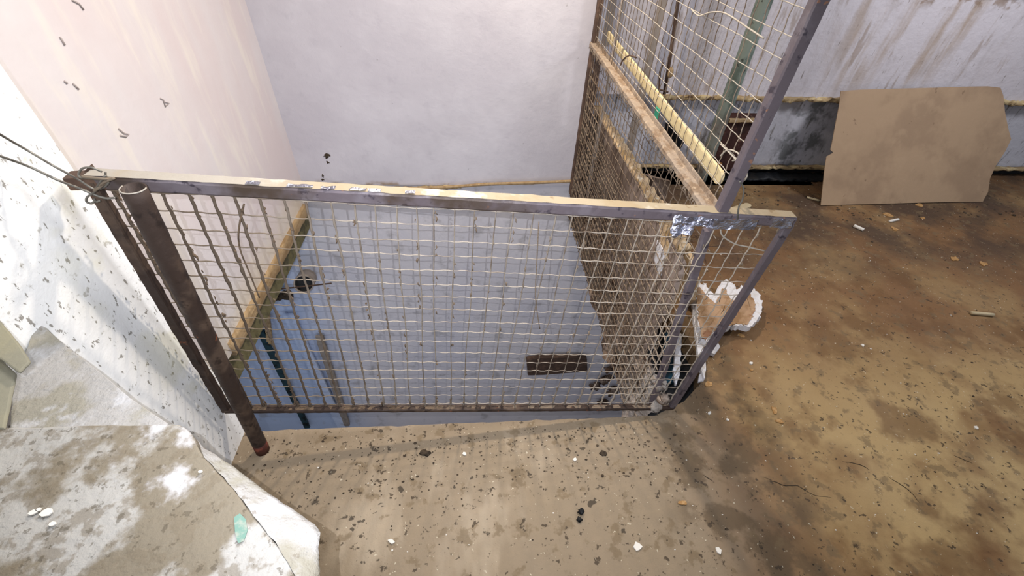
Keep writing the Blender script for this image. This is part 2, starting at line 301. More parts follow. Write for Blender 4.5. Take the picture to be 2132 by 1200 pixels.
# ---------------------------------------------------------------- front guard panel
TL = Vector((-.826, .90, 1.090)); TR = at(1655, 466, 1, .95); BL = Vector((-.885, .90, .195)); BR = at(1402, 853, 1, .95)
gp = thing('mesh_guard_panel', (-.04, .93, .05), 'low wire-mesh guard panel in an iron frame across the front edge of the stairwell opening', 'guard panel')
yax = Vector((0, 1, 0)); W_ = (TR - TL).normalized()
b = MB(); b.rough_bar(TL + Vector((0, .02, 0)), TR + Vector((.0, .02, 0)), .036, .032, seg=120, jit=.0012)
tr = b.build('top_rail', M['violet'], gp, bev=0)
# dust layer on the upper face, dark chips left bare
b = MB()
def crest(p, u, v):
    return Vector(p) + Vector((0, noise.noise(p * 40) * .0018 * (1 if 0 < v < 1 else 1.2), abs(noise.noise(p * 25)) * .0015))
o_ = Vector((0, 0, .0175))
b.quad(TL + o_ + Vector((.0, .004, 0)), TR + o_ + Vector((0, .004, 0)), TR + o_ + Vector((0, .036, 0)), TL + o_ + Vector((.0, .036, 0)), 200, 4, crest)
c = b.build('dust_layer', M['cream'], tr, smooth=True); c['label'] = 'cream dusty upper face'
b = MB(); b.rough_bar(BL + Vector((-.0, .012, 0)), BR + Vector((0, .012, 0)), .026, .016, seg=120, jit=.0015, seed=2); br_ = b.build('bottom_rail', M['rust'], gp)
b = MB(); z_ = Vector((0, .014, .0095)); b.rough_bar(BL + z_ * .75, BR + z_ * .75, .014, .002, seg=160, jit=.0015, seed=12); b.build('dust_layer', M['wire_dirt'], br_)
b = MB(); b.rough_bar(TL + Vector((-.0, .012, -.0)), BL + Vector((-.0, .012, -.005)), .028, .022, up=(0, 1, 0), seg=60, jit=.002, seed=3); b.build('frame_post', M['rust'], gp)
b = MB(); b.rough_bar(TR + Vector((-.006, .012, -.01)), BR + Vector((-.004, .012, 0)), .026, .02, up=(0, 1, 0), seg=60, jit=.0012, seed=5); b.build('frame_post', M['violet'], gp)
# open square end and rusty tab at the left corner
b = MB(); b.bar(TL + Vector((-.04, .012, .000)), TL + Vector((.02, .02, 0)), .034, .028); b.build('corner_bracket', M['brown_iron'], gp)
b = MB(); p = at(188, 344, 1, .93); b.prism([at(160, 372, 1, .925), p, at(218, 384, 1, .925), at(190, 395, 1, .925)], (0, .006, 0)); tb = b.build('rusty_tab', M['brown_iron'], gp); tb['label'] = 'triangular rusty tab'
# green paint dab
b = MB(); q = lambda x, y: at(x, y, 1, .9045)
def wires(TL, TR, BL, BR, nu, nv, rad, rj, skipfn=None, seed=0, wav=.0012, fold=.003, seglen=.0125, normal=Vector((0, 1, 0)), sub='v'):
    rnd = random.Random(seed); mv = MB(); mh = MB()
    for i in range(nu):
        t = (i + .6) / nu; o1 = rnd.uniform(-.15, .15) / nu; o2 = rnd.uniform(-.15, .15) / nu; ph = rnd.random() * 9; am = rnd.uniform(.3, 1) * fold
        a = TL.lerp(TR, t + o1); c = BL.lerp(BR, t + o2); n = max(2, int((a - c).length / seglen)); pts = []; rs = []
        ax = (TR - TL).normalized()
        for k in range(n + 1):
            s = k / n; p = a.lerp(c, s) + ax * (math.sin(s * 9 + ph) * am + noise.noise(Vector((i * 3.3, s * 6, seed))) * fold) + normal * (wav * (1 if (k // 2 + i) % 2 else -1))
            if skipfn and skipfn('v', i, s, p):
                if len(pts) > 1: mv.tube(pts, rs, 5)
                pts = []; rs = []; continue
            pts.append(p); rs.append(rad(p, 'v') * (1 + rj * abs(noise.noise(p * 70 + Vector((i, 0, 0))))))
        if len(pts) > 1: mv.tube(pts, rs, 5)
    for j in range(nv):
        t = (j + .55) / nv; ph = rnd.random() * 9; am = rnd.uniform(.3, 1) * fold * .8
        a = TL.lerp(BL, t + rnd.uniform(-.1, .1) / nv); c = TR.lerp(BR, t + rnd.uniform(-.1, .1) / nv)
        n = max(2, int((a - c).length / seglen)); pts = []; rs = []
        ax = (TL - BL).normalized()
        for k in range(n + 1):
            s = k / n; p = a.lerp(c, s) + ax * (math.sin(s * 13 + ph) * am + noise.noise(Vector((j * 2.3, s * 9, seed + 5))) * fold) - normal * (wav * (1 if (k // 2 + j) % 2 else -1))
            if skipfn and skipfn('h', j, s, p):
                if len(pts) > 1: mh.tube(pts, rs, 5)
                pts = []; rs = []; continue
            pts.append(p); rs.append(rad(p, 'h') * (1 + rj * .5 * abs(noise.noise(p * 70))))
        if len(pts) > 1: mh.tube(pts, rs, 5)
    return mv, mh
def skip1(k, i, s, p):
    if p.x > .60:
        if k == 'h' and i in (1,): return True
        if k == 'h' and i == 0: return p.x > .80
        if k == 'v': return (s < .30 and noise.noise(Vector((i * 2.7, 1, 1))) > .1) or False
    return False
def rad1(p, k):
    r = .0015 if k == 'v' else .0013
    d = max(0, min(1, (-.20 - p.x) / .4))
    return r + (.0018 * d if k == 'v' else .0003 * d) + (.0012 if k == 'v' and p.z < .2 else 0)
dn = Vector((0, .02, 0))
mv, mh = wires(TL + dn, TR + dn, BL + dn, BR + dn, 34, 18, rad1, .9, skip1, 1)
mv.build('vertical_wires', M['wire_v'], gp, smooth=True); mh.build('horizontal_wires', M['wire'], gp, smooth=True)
# dirt stuck on the wires (left part and foot)
b = MB()
for i in range(750):
    u = random.random() ** 2.2; v = random.random()
    iv = round(u * 34 - .6) / 34 + .6 / 34
    if random.random() < .25: u = random.random(); v = .93 + random.random() * .06; iv = (round(u * 34 - .6) + .6) / 34
    p = (TL + dn).lerp(TR + dn, iv).lerp((BL + dn).lerp(BR + dn, iv), v)
    L_ = random.uniform(.006, .022); r = random.uniform(.0015, .0036)
    b.tube([p, p + Vector((random.uniform(-.003, .003), random.uniform(-.003, .003), -L_ * .5)), p + Vector((random.uniform(-.004, .004), 0, -L_))], [r * .5, r, r * .3], 5)
o = b.build('clinging_dirt', M['wire_dirt'], gp, smooth=True, kind='stuff')
# stray bent wires of the panel
def px(pts, ax, v): return [at(x, y, ax, v) for x, y in pts]
b = MB(); b.tube(smooth_path(px([(1500, 478), (1505, 492), (1530, 508), (1560, 515), (1592, 523)], 1, .955)), .0022, 6); b.build('bent_wire', M['white_wire'], gp, smooth=True)
b = MB(); b.tube(smooth_path(px([(508, 425), (497, 480), (500, 520), (520, 570), (540, 620)], 1, .915)), .0022, 6); b.build('bent_wire', M['wire_dirt'], gp, smooth=True)
b = MB(); b.tube(smooth_path(px([(1122, 462), (1118, 540), (1115, 620), (1124, 685)], 1, .945)), .0016, 6); b.build('bent_wire', M['wire_dirt'], gp, smooth=True)

# ---------------------------------------------------------------- round pipe post standing on the landing
pb = at(547, 938, 2, 0); pt = at(277, 392, 1, .852)
pp = thing('pipe_post', pb, 'leaning rusty round pipe with open top, standing on the landing against the mesh panel', 'pipe')
b = MB(); dirp = (pt - pb).normalized()
n = 28; pts = [pb.lerp(pt, i / 40) for i in range(41)]
def hollow(mb, pts, ro, ri, n):
    mb.tube(pts, [ro * (1 + .03 * noise.noise(p * 40)) for p in pts], n, cap=False)
    k = len(mb.v) - n; top = list(range(k, k + n)); d = (pts[-1] - pts[0]).normalized(); c = pts[-1]
    inner = []; deep = []
    for i in top:
        r = (mb.v[i] - c).normalized(); mb.v.append(c + r * ri); inner.append(len(mb.v) - 1)
    for i in top:
        r = (mb.v[i] - c).normalized(); mb.v.append(c + r * ri - d * .25); deep.append(len(mb.v) - 1)
    for j in range(n):
        j2 = (j + 1) % n
        mb.f += [(top[j], top[j2], inner[j2], inner[j]), (inner[j], inner[j2], deep[j2], deep[j])]
    mb.f.append(tuple(deep))
hollow(b, pts, .0235, .0205, n); b.build('pipe_wall', M['rust'], pp, smooth=True)
b = MB(); b.tube([pb + dirp * (-.0), pb + dirp * .06], .0242, 24); o = b.build('painted_foot', M['redtip'], pp, smooth=True); o['label'] = 'red primer at the foot of the pipe'
b = MB(); b.tube([pt + Vector((.0225 * math.cos(a), .0225 * math.sin(a), .0225 * math.cos(a) * -.08)) for a in [i * math.pi / 14 for i in range(13, 30)]], .0016, 5); b.build('worn_rim', M['cream'], pp, smooth=True)

# ---------------------------------------------------------------- side cage: tall mesh panel along the stairwell
cg = thing('mesh_cage_panel', (XS, 1.0, 0), 'tall wire-mesh cage side running from the front corner post back to the wall', 'cage panel')
def up_post(p0, p1, w, h, name, m, lab=None, seed=0):
    b = MB(); b.rough_bar(p0, p1, w, h, up=(0, 1, 0), seg=80, jit=.0012, seed=seed); o = b.build(name, m, cg)
    if lab: o['label'] = lab
    return o
b = MB(); c0 = at(1490, 462, 1, .965); c1 = at(1706, 0, 1, .965); c1 = c0 + (c1 - c0) * 1.9
b.rough_bar(c0, c1, .030, .030, up=(0, 1, 0), seg=110, jit=.001, seed=8); b.build('corner_post', M['violet'], cg)
lo0 = at(1474, 478, 1, .985); lo1 = Vector((XS + .01, .985, -.0)); b = MB(); b.rough_bar(lo0, at(1358, 842, 1, .985), .026, .022, up=(0, 1, 0), seg=60, jit=.001, seed=6); o = b.build('lower_corner_post', M['violet'], cg)
b = MB(); r0 = Vector((XS - .005, YB - .015, .935)); r1 = at(1487, 452, 1, .995); b.rough_bar(r0, r1, .036, .022, seg=120, jit=.003, seed=7)
rl = b.build('middle_rail', M['dust'], cg); rl['label'] = 'dust-covered middle rail'
b = MB(); b.rough_bar(r0 + Vector((.017, 0, .014)), r1 + Vector((.014, 0, .014)), .005, .03, seg=90, jit=.001); b.build('angle_flange', M['dust'], rl)
b = MB()
for i in range(260):    # fringe of dust hanging off the rail
    t = random.random(); p = r0.lerp(r1, t) + Vector((-.016, 0, -.012)); b.tube([p, p + Vector((random.uniform(-.004, .002), random.uniform(-.006, .006), -random.uniform(.006, .02)))], [.0016, .0004], 4)
b.build('dust_fringe', M['dust'], rl, kind='stuff')
up_post(Vector((XS, YB - .02, -.05)), Vector((XS, YB - .02, 2.5)), .028, .045, 'rear_post', M['brown_iron'], seed=1)
up_post(Vector((XS + .01, YB - .14, -.02)), Vector((XS + .01, YB - .14, .9)), .006, .13, 'rear_plate', M['brown_iron'])
up_post(Vector((XS + .02, 2.45, -.02)), Vector((XS + .02, 2.45, 2.5)), .012, .025, 'inner_strut', M['grey_pole'])
# meshes
def rs1(p, k): return .0013 if k == 'v' else .0012
def skip2(k, i, s, p):
    return p.y < 1.32 and p.z < 1.5 and k == 'v' and i % 2 == 0 and p.z < 1.1
mv, mh = wires(Vector((XS, 1.0, 2.35)), Vector((XS, YB - .03, 2.35)), Vector((XS, 1.0, .915)), Vector((XS, YB - .03, .915)), 36, 29, rs1, .4, None, 21, fold=.003, wav=.001, normal=Vector((1, 0, 0)))
mv.build('upper_vertical_wires', M['wire_side'], cg, smooth=True); mh.build('upper_horizontal_wires', M['white_wire'], cg, smooth=True)
def rs2(p, k): return .0014 + (.0006 if p.z < .5 else 0) + (.0016 if p.y > 2.45 and p.z < .8 else .0)
mv, mh = wires(Vector((XS, 1.0, .89)), Vector((XS, YB - .03, .89)), Vector((XS, 1.0, -.24)), Vector((XS, YB - .03, -.24)), 37, 23, rs2, 1.1, None, 22, fold=.0045, normal=Vector((1, 0, 0)))
mv.build('lower_vertical_wires', M['wire_side'], cg, smooth=True); mh.build('lower_horizontal_wires', M['wire_side'], cg, smooth=True)
# second, skewed layer of old mesh hanging on the outside
mv, mh = wires(Vector((XS + .022, 1.03, .50)), Vector((XS + .022, 2.72, .56)), Vector((XS + .012, 1.10, -.20)), Vector((XS + .012, 2.72, -.24)), 33, 15, rs2, 1.4, None, 23, fold=.009, normal=Vector((1, 0, 0)))
mv.v += []; k = len(mv.v); mv.add(mh.v, mh.f); mv.build('doubled_mesh', M['wire_dirt'], cg, smooth=True)
# curled wire ends
b = MB()
for pts in ([(1545, 380), (1555, 362), (1530, 330), (1500, 300)], [(1500, 325), (1515, 312), (1535, 318), (1540, 330), (1525, 335)], [(1440, 20), (1455, 33), (1480, 26), (1510, 28), (1560, 60), (1590, 80)]):
    pts = [(x, y) for x, y in pts]; b.tube(smooth_path(px(pts, 0, XS - .004)), .0022, 6)
b.build('curled_wires', M['white_wire'], cg, smooth=True)
b = MB(); b.tube(smooth_path(px([(1325, 120), (1310, 116), (1298, 124), (1292, 136)], 0, XS)), .0035, 6); b.build('rusty_hook', M['brown_iron'], cg, smooth=True)
b = MB(); b.tube(smooth_path(px([(1540, 378), (1548, 392), (1546, 415), (1538, 432), (1536, 458), (1545, 470)], 1, .94)), .0022, 6); b.build('dangling_wire', M['steel'], cg, smooth=True)

# ---------------------------------------------------------------- battens and boards behind the cage
XB = XS + .045
t1 = MB(); a0 = Vector((XB + .03, 2.8, .985)); a1 = at(1497, 368, 0, XB + .03)
t1.rough_bar(a0, a1, .012, .045, seg=60, jit=.0008); t1.tube([a1 + Vector((-.006, 0, 0)), a1 + Vector((.006, 0, 0))], .0225, 16)
tag(t1.build('cream_batten', M['batten']), 'long cream-painted batten with a rounded end, sloping behind the upper cage mesh', 'batten')
bd = thing('weathered_board', (XB + .02, 2.0, 0), 'weathered grey-brown board standing behind the lower cage mesh, yellowed top edge', 'board')
b = MB()
top = []; XQ = XB + .02
prof = [(2.80, .56), (2.3, .575), (1.9, .585), (1.6, .60), (1.35, .60), (1.22, .585), (1.20, .40), (1.24, .22), (1.21, .10), (1.3, .005), (2.80, .005)]
pl = []
for i in range(len(prof)):
    (y0, z0), (y1, z1) = prof[i], prof[(i + 1) % len(prof)]
    for k in range(8):
        t = k / 8; jig = .008 if i < 9 else 0
        pl.append(Vector((XQ, y0 + (y1 - y0) * t + noise.noise(Vector((i, k * .7, 0))) * jig, z0 + (z1 - z0) * t + noise.noise(Vector((i, k * .7, 4))) * jig)))
b.prism(pl, (.02, 0, 0)); b.build('board_sheet', M['board'], bd)
b = MB()
def ye(p, u, v): return Vector(p) + noise.noise_vector(p * 22) * .01 + noise.noise_vector(p * 70) * .004
b.rough_bar((XQ + .02, 2.8, .575), (XQ + .02, 1.27, .615), .045, .03, seg=110, jit=.010, seed=3); o = b.build('foam_edge', M['yellow_edge'], bd, smooth=True); o['label'] = 'yellowed crumbling top edge'
b = MB(); b.prism([at(x, y, 0, XQ - .004) for x, y in ((1372, 462), (1384, 470), (1392, 520), (1388, 545), (1376, 510))], (.006, 0, 0)); b.build('torn_flap', M['yellow_edge'], bd)
b = MB(); b.prism([at(x, y, 0, XQ - .01) for x, y in ((1368, 500), (1380, 520), (1378, 545), (1372, 575), (1362, 540))], (.01, 0, 0)); b.build('white_chip', M['foam_white'], bd)
b = MB(); b.prism([at(x, y, 0, 1.09) for x, y in ((1428, 520), (1436, 535), (1448, 580), (1440, 625), (1425, 640), (1418, 600), (1420, 560))], (.02, 0, 0)); tag(b.build('foam_shard', M['yellow_edge']), 'yellow and cream foam shard wedged behind the corner post', 'foam shard')
# upright grey panel further back, brown nest of rubbish
b = MB(); b.prism([at(x, y, 1, 2.1) for x, y in ((1345, 342), (1388, 340), (1392, 405), (1352, 398))], (0, .02, 0)); 
zz = 0
g = [at(1338, 342, 0, .93), at(1390, 342, 0, 1.05)]
b = MB(); b.prism([(.95, 2.35, .004), (1.16, 2.28, .004), (1.16, 2.28, .34), (.95, 2.35, .36)], (0, .02, 0)); tag(b.build('board_offcut', M['board']), 'small lavender-grey panel standing on the floor behind the cage', 'panel')
b = MB()
for i in range(300):
    c = Vector((1.16 + random.gauss(0, .09), 2.12 + random.gauss(0, .06), .02 + abs(random.gauss(0, .03)))); d = Vector((random.gauss(0, 1), random.gauss(0, 1), random.gauss(0, .4))).normalized() * random.uniform(.02, .05)
    b.tube([c - d, c + d], random.uniform(.001, .003), 4)
o = b.build('dry_brush', M['brown_iron']); tag(o, 'tangle of rusty brown dry twigs on the floor behind the cage', 'twigs'); o['kind'] = 'stuff'

# ---------------------------------------------------------------- uprights in front of the far wall
def vpipe(name, p0, p1, r, m, label, cat, n=20):
    b = MB(); b.tube([Vector(p0).lerp(Vector(p1), i / 20) for i in range(21)], r, n); return tag(b.build(name, m, smooth=True), label, cat)
dp0 = at(1505, 240, 1, 2.80); dp1 = at(1592, 0, 1, 2.80); dd = (dp1 - dp0) / (dp1.z - dp0.z)
vpipe('drain_pipe', dp0 - dd * dp0.z, dp0 + dd * 2.2, .045, M['green_pipe'], 'thick grey-green vertical pipe in front of the stained far wall', 'pipe')
b = MB(); b.rough_bar((1.10, 2.9, 0), (1.07, 2.9, 2.6), .045, .02, up=(0, 1, 0), seg=60); tag(b.build('grey_pole', M['grey_pole']), 'thin grey-tan flat upright between cage and far wall', 'pole')
b = MB(); b.tube([at(1412, 0, 1, 2.9) + Vector((0, 0, 1)), at(1412, 0, 1, 2.9), at(1395, 120, 1, 2.9), at(1383, 196, 1, 2.9)], .011, 8); tag(b.build('iron_rod', M['brown_iron'], smooth=True), 'thin dark iron rod hanging before the far wall, ending above the ledge', 'rod')
b = MB(); b.tube([at(1391, 192, 1, 2.89), at(1372, 186, 1, 2.89), at(1374, 150, 1, 2.89), at(1381, 130, 1, 2.89)], .006, 6); tag(b.build('bent_bracket', M['brown_iron']), 'small bent iron bracket beside the foot of the dark rod', 'bracket')
b = MB(); p = at(1395, 150, 1, 2.87); b.tube([p + Vector((0, 0, .03)), p + Vector((.004, 0, .01)), p + Vector((.006, 0, -.02)), p + Vector((0, 0, -.035))], [.006, .016, .018, .006], 10); tag(b.build('yellow_bud', M['wood'], smooth=True), 'small yellowish plug tied to the dark iron rod', 'plug')
b = MB(); b.bar((.80, 2.93, .9), (.78, 2.93, 2.6), .05, .03, up=(0, 1, 0)); tag(b.build('brown_upright', M['grey_pole']), 'brownish upright close behind the rear post of the cage', 'pole')
# rusty cabinet against the lower wall
cb = thing('rusty_cabinet', (1.9, 2.93, .1), 'dark red-brown rusty metal box set against the lower far wall', 'box')
b = MB(); b.bar((1.87, 2.945, .09), (1.87, 2.945, .49), .24, .09, up=(0, 1, 0)); b.build('box_body', M['cab_red'], cb, bev=.004)
b = MB(); b.rough_bar((1.74, 2.885, .475), (2.0, 2.885, .48), .03, .024, seg=30, jit=.004); b.build('tan_lintel', M['wood'], cb)
b = MB(); b.prism([(1.745, 2.866, .13), (1.79, 2.866, .12), (1.80, 2.866, .17), (1.76, 2.866, .18)], (0, -.008, 0)); b.build('orange_chip', M['orange_rust'], cb)
b = MB()
for i in range(18):
    p = at(random.uniform(1320, 1335) if i < 0 else 1300 + random.random() * 60, 180 + random.random() * 60, 0, 0.9)
b = MB(); b.prism([at(x, y, 0, XS + .03) for x, y in ((1365, 222), (1372, 228), (1371, 242), (1366, 252), (1362, 240))], (.005, 0, 0)); tag(b.build('green_scrap', M['green']), 'bright green plastic scrap caught in the cage mesh', 'scrap')
# black plate painted as the shade in a plaster hole
b = MB(); b.prism([(1.38, YR + .02, .20), (1.52, YR + .02, .20), (1.55, YR + .02, .36), (1.46, YR + .02, .43), (1.36, YR + .02, .40)], (0, .02, 0)); struct(b.build('trim_6', M['near_black']))

# ---------------------------------------------------------------- broken polystyrene by the hole
fs = thing('broken_polystyrene_sheet', (1.5, 1.65, 0), 'broken dirty polystyrene piece with white torn rim lying beside the cage', 'polystyrene')
def zpl(pts, z): return [at(x, y, 2, z) for x, y in pts]
out = [(1455, 585), (1462, 592), (1468, 588), (1474, 600), (1482, 608), (1489, 613), (1494, 600), (1502, 586), (1512, 584), (1520, 588), (1530, 592), (1533, 606), (1545, 596), (1556, 590), (1566, 596), (1572, 604), (1582, 612), (1587, 632), (1585, 655), (1574, 672), (1560, 681), (1545, 676), (1525, 678), (1498, 692), (1484, 705), (1474, 712), (1460, 704), (1452, 660), (1450, 620)]
def ragged(pts, amp, sub=4, sd=0):
    r = []
    for i in range(len(pts)):
        a = pts[i]; c = pts[(i + 1) % len(pts)]
        for k in range(sub):
            t = k / sub; r.append((a[0] + (c[0] - a[0]) * t + noise.noise(Vector((i * 1.3, k * 1.1, sd))) * amp, a[1] + (c[1] - a[1]) * t + noise.noise(Vector((i * 1.3, k * 1.1, sd + 7))) * amp))
    return r
b = MB(); b.prism(zpl(ragged(out, 5, 5), .07), (0, 0, -.035)); b.build('white_rim', M['foam_white'], fs, bev=.004)
inn = [(1453, 596), (1458, 600), (1464, 606), (1474, 618), (1486, 630), (1494, 634), (1494, 622), (1500, 612), (1506, 602), (1510, 600), (1514, 612), (1524, 624), (1532, 624), (1540, 618), (1546, 606), (1556, 604), (1562, 612), (1570, 626), (1572, 640), (1568, 658), (1556, 676), (1546, 675), (1525, 676), (1500, 686), (1488, 690), (1478, 700), (1470, 708), (1462, 702), (1453, 660), (1451, 620)]
b = MB(); b.prism(zpl(ragged(inn, 5, 5, sd=3), .074), (0, 0, -.006)); o = b.build('dirty_face', M['foam_dirty'], fs, bev=.002); o['label'] = 'brown dirt-stained face'
b = MB(); b.prism(zpl([(1500, 655), (1506, 645), (1510, 634), (1507, 646)], .0745), (0, 0, .001)); b.build('crack', M['near_black'], fs)
def rag_strip(name, p0, p1, w, th, m, label, seed, n=26, ax=Vector((1, 0, 0))):
    b = MB(); p0 = Vector(p0); p1 = Vector(p1); L_ = []; R_ = []
    for i in range(n + 1):
        p = p0.lerp(p1, i / n); e = min(1, i / 3, (n - i) / 3) if 0 < i < n else .25
        L_.append(p - ax * w / 2 * e * (1 + noise.noise(Vector((i * .6, seed, 0))) * .5)); R_.append(p + ax * w / 2 * e * (1 + noise.noise(Vector((i * .6, seed, 5))) * .5))
    b.prism(L_ + R_[::-1], (0, 0, -th)); return tag(b.build(name, m, bev=.003), label, 'foam strip')
rag_strip('foam_strip', at(1443, 596, 2, .032), at(1467, 788, 2, .03), .033, .025, M['foam_white'], 'white torn foam strip along the broken floor edge, nearest the broken polystyrene', 1)
rag_strip('foam_strip', at(1416, 655, 2, -.02), at(1408, 800, 2, -.02), .032, .02, M['foam_white'], 'greyish white foam strip spanning the dark gap beside the corner post', 2)
b = MB(); b.prism(zpl([(1475, 718), (1494, 712), (1500, 722), (1488, 738), (1478, 733)], .03), (0, 0, -.02)); tag(b.build('foam_chip', M['foam_white'], bev=.002), 'small angular white foam chip just below the broken polystyrene', 'foam chip')
b = MB(); b.prism(zpl([(1456, 780), (1464, 776), (1466, 792), (1454, 795)], .012), (0, 0, -.011)); tag(b.build('foam_chip', M['foam_white']), 'tiny white foam chip at the foot of the right frame post', 'foam chip')
b = MB(); b.prism([at(x, y, 2, -.06) for x, y in ((1385, 690), (1402, 690), (1408, 790), (1378, 805))], (0, 0, -.03)); tag(b.build('gap_shade_teal', M['dark_teal']), 'dark teal sheet painting the shade down in the gap beside the corner post', 'sheet')  # flat sheet added to paint the gap's shade
b = MB(); b.prism([(.75, .96, -.10), (.88, 1.0, -.10), (1.05, 1.15, -.10), (1.06, 1.36, -.10), (.86, 1.75, -.10), (.80, 1.9, -.10), (.78, 1.9, -.10)], (0, 0, -.03)); struct(b.build('trim_7', M['near_black']))  # black plate standing in for the shade down the floor gap
b = MB(); b.prism([at(x, y, 1, 1.02) for x, y in ((1385, 826), (1393, 842), (1383, 843))], (0, .006, 0)); tag(b.build('plaster_chip', M['foam_white']), 'tiny triangular plaster chip behind the foot of the corner post', 'chip')

# ---------------------------------------------------------------- cardboard sheet
c0 = at(1708, 428, 2, .004); c1 = at(2045, 420, 2, .004); tl = at(1757, 186, 1, YR - .06)
nn = (c1 - c0).cross(tl - c0).normalized()
cp = [(1708, 428), (1712, 390), (1716, 352), (1720, 326), (1734, 318), (1728, 312), (1731, 300), (1738, 262), (1746, 220), (1750, 190), (1790, 187), (1860, 185), (1940, 183), (2000, 181), (2055, 180), (2082, 183), (2088, 200), (2091, 232), (2098, 268), (2104, 290), (2092, 315), (2072, 345), (2060, 372), (2056, 400), (2045, 420), (1960, 421), (1850, 424)]
b = MB(); b.prism([onplane(x, y, c0, nn) for x, y in cp], nn * (.004 if nn.y < 0 else -.004))
cbd = b.build('cardboard_sheet', M['cardboard']); tag(cbd, 'large torn brown cardboard sheet leaning against the stained far wall', 'cardboard')

# ---------------------------------------------------------------- broken stone slabs on the parapet at lower left
def slab(name, poly, z, th, m, label, amp=3, sub=5, sd=0, bevpx=None):
    pts = zpl(ragged(poly, amp, sub, sd), z); b = MB(); b.prism(pts, (0, 0, -th)); return tag(b.build(name, m, bev=.006), label, 'stone slab')
pr = MB(); pr.prism([(-.895, -.4, 0), (-.72, -.4, 0), (-.72, .26, 0), (-.895, .40, 0)], (0, 0, .805)); struct(pr.build('wall_parapet', M['slab_olive']))
fr = thing('broken_stone_slab', at(300, 1050, 2, .84), 'large speckled whitewashed stone slab nearest the camera, lower left', 'stone slab')
b = MB(); ridge = [(425, 950), (455, 985), (492, 1025), (520, 1062), (560, 1115), (600, 1170), (640, 1245), (665, 1330)]
outer = [(398, 905), (430, 935), (500, 983), (560, 1028), (620, 1068), (655, 1092), (667, 1110), (663, 1140), (666, 1200), (668, 1330)]
topp = [(-30, 892), (60, 888), (200, 886), (340, 883), (374, 883), (390, 893)]
b.prism(zpl(ragged(topp + ridge + [(300, 1500), (-200, 1400)], 3, 4, 2), .90), (0, 0, -.055)); b.build('top_face', M['slab'], fr, bev=.004)
b = MB(); ro = zpl(ragged([(385, 888)] + ridge, 4, 4, 2)[:-4], .899); oo = zpl(ragged([(398, 905)] + outer, 2.5, 4, 5)[:-4], .875)
n1 = 40; A_ = [ro[int(i * (len(ro) - 1) / n1)] for i in range(n1 + 1)]; B_ = [oo[int(i * (len(oo) - 1) / n1)] for i in range(n1 + 1)]
vs = []; fsx = []
for i in range(n1 + 1):
    for j in range(7):
        t = j / 6; p = A_[i].lerp(B_[i], t); vs.append(p + Vector((0, 0, noise.noise(p * 25) * .004)))
    vs.append(B_[i] + Vector((-.01, -.01, -.03))); vs.append(A_[i] + Vector((-.01, -.01, -.05)))
for i in range(n1):
    for j in range(8): k = i * 9 + j; fsx.append((k, k + 9, k + 10, k + 1))
b.add(vs, fsx); o = b.build('chamfer_face', M['slab_pale'], fr, smooth=True); o['label'] = 'smoother pale chamfered edge'
b = MB()
for x, y, r in ((70, 1068, 7), (98, 1068, 11), (82, 1062, 5), (110, 1092, 6), (418, 983, 4)):
    c = at(x, y, 2, .902); m_ = .0008 * r; b.prism([c + Vector((m_ * math.cos(a) * random.uniform(.7, 1.2), m_ * math.sin(a) * .7, 0)) for a in [i * .9 for i in range(7)]], (0, 0, .002))
b.build('lime_flakes', M['paper'], fr)
b = MB(); c = at(503, 1100, 2, .903)
b.prism([at(x, y, 2, .9015) for x, y in ((488, 1078), (500, 1070), (512, 1082), (516, 1105), (508, 1128), (496, 1132), (490, 1110))], (0, 0, .0012)); o = b.build('green_stain', mat('green_paint_smear', '67867a', [dict(s=60, lo=.45, hi=.6, c='8f9488', a=.8)], .8), fr); o['label'] = 'smear of green paint'
slab('stone_slab', [(72, 672), (95, 682), (140, 722), (200, 768), (270, 826), (348, 882), (350, 900), (20, 900), (24, 830), (34, 775), (58, 720)], .885, .06, M['slab_pale'], 'pale triangular whitewashed stone slab against the stippled wall, behind the speckled slab', 3, 5, 4)
slab('stone_slab', [(-30, 640), (0, 668), (36, 712), (62, 752), (38, 776), (0, 748), (-60, 735), (-60, 600)], 1.0, .006, M['slab_olive'], 'darker olive-grey stone piece at the left picture edge, upper of the two', 1.5, 4, 6)
slab('stone_slab', [(-30, 738), (0, 746), (32, 778), (20, 840), (8, 892), (-60, 895)], .985, .006, M['slab_olive'], 'lighter olive-grey stone piece at the left picture edge, lower of the two', 1.5, 4, 8)

# ---------------------------------------------------------------- tie wires at the left corner
def wire(name, pts, r, m, label, ax=1, v=.885, cat='wire'):
    b = MB(); P = [at(x, y, ax, v) if len(t) == 2 else at(x, y, t[2], t[3]) for t in pts for x, y in [t[:2]]]
    b.tube(smooth_path(P), r, 7); return tag(b.build(name, m, smooth=True), label, cat)
wire('tie_wire', [(-60, 240, 0, -.86), (0, 280, 0, -.86), (60, 315, 0, -.86), (110, 345, 1, .86), (160, 372, 1, .875), (200, 395, 1, .88), (225, 380, 1, .88), (190, 372, 1, .88), (165, 368, 1, .885), (170, 352, 1, .89), (190, 349, 1, .89), (212, 358, 1, .895)], .0022, M['steel'], 'upper thin tie wire stretched from the left to the frame corner, looped round it')
wire('tie_wire', [(-60, 305, 0, -.86), (0, 325, 0, -.86), (60, 347, 0, -.86), (120, 375, 1, .85), (165, 392, 1, .865), (195, 405, 1, .87), (220, 413, 1, .872), (240, 412, 1, .875)], .0024, M['steel'], 'lower tie wire sagging from the left to under the frame corner')
wire('wire_hook', [(220, 365, 1, .878), (205, 385, 1, .873), (195, 402, 1, .87), (182, 410, 1, .868), (180, 420, 1, .868), (190, 424, 1, .868), (197, 418, 1, .868), (195, 414, 1, .868), (200, 420, 1, .868), (208, 418, 1, .868)], .0022, M['steel'], 'small curled wire hook below the left frame corner')
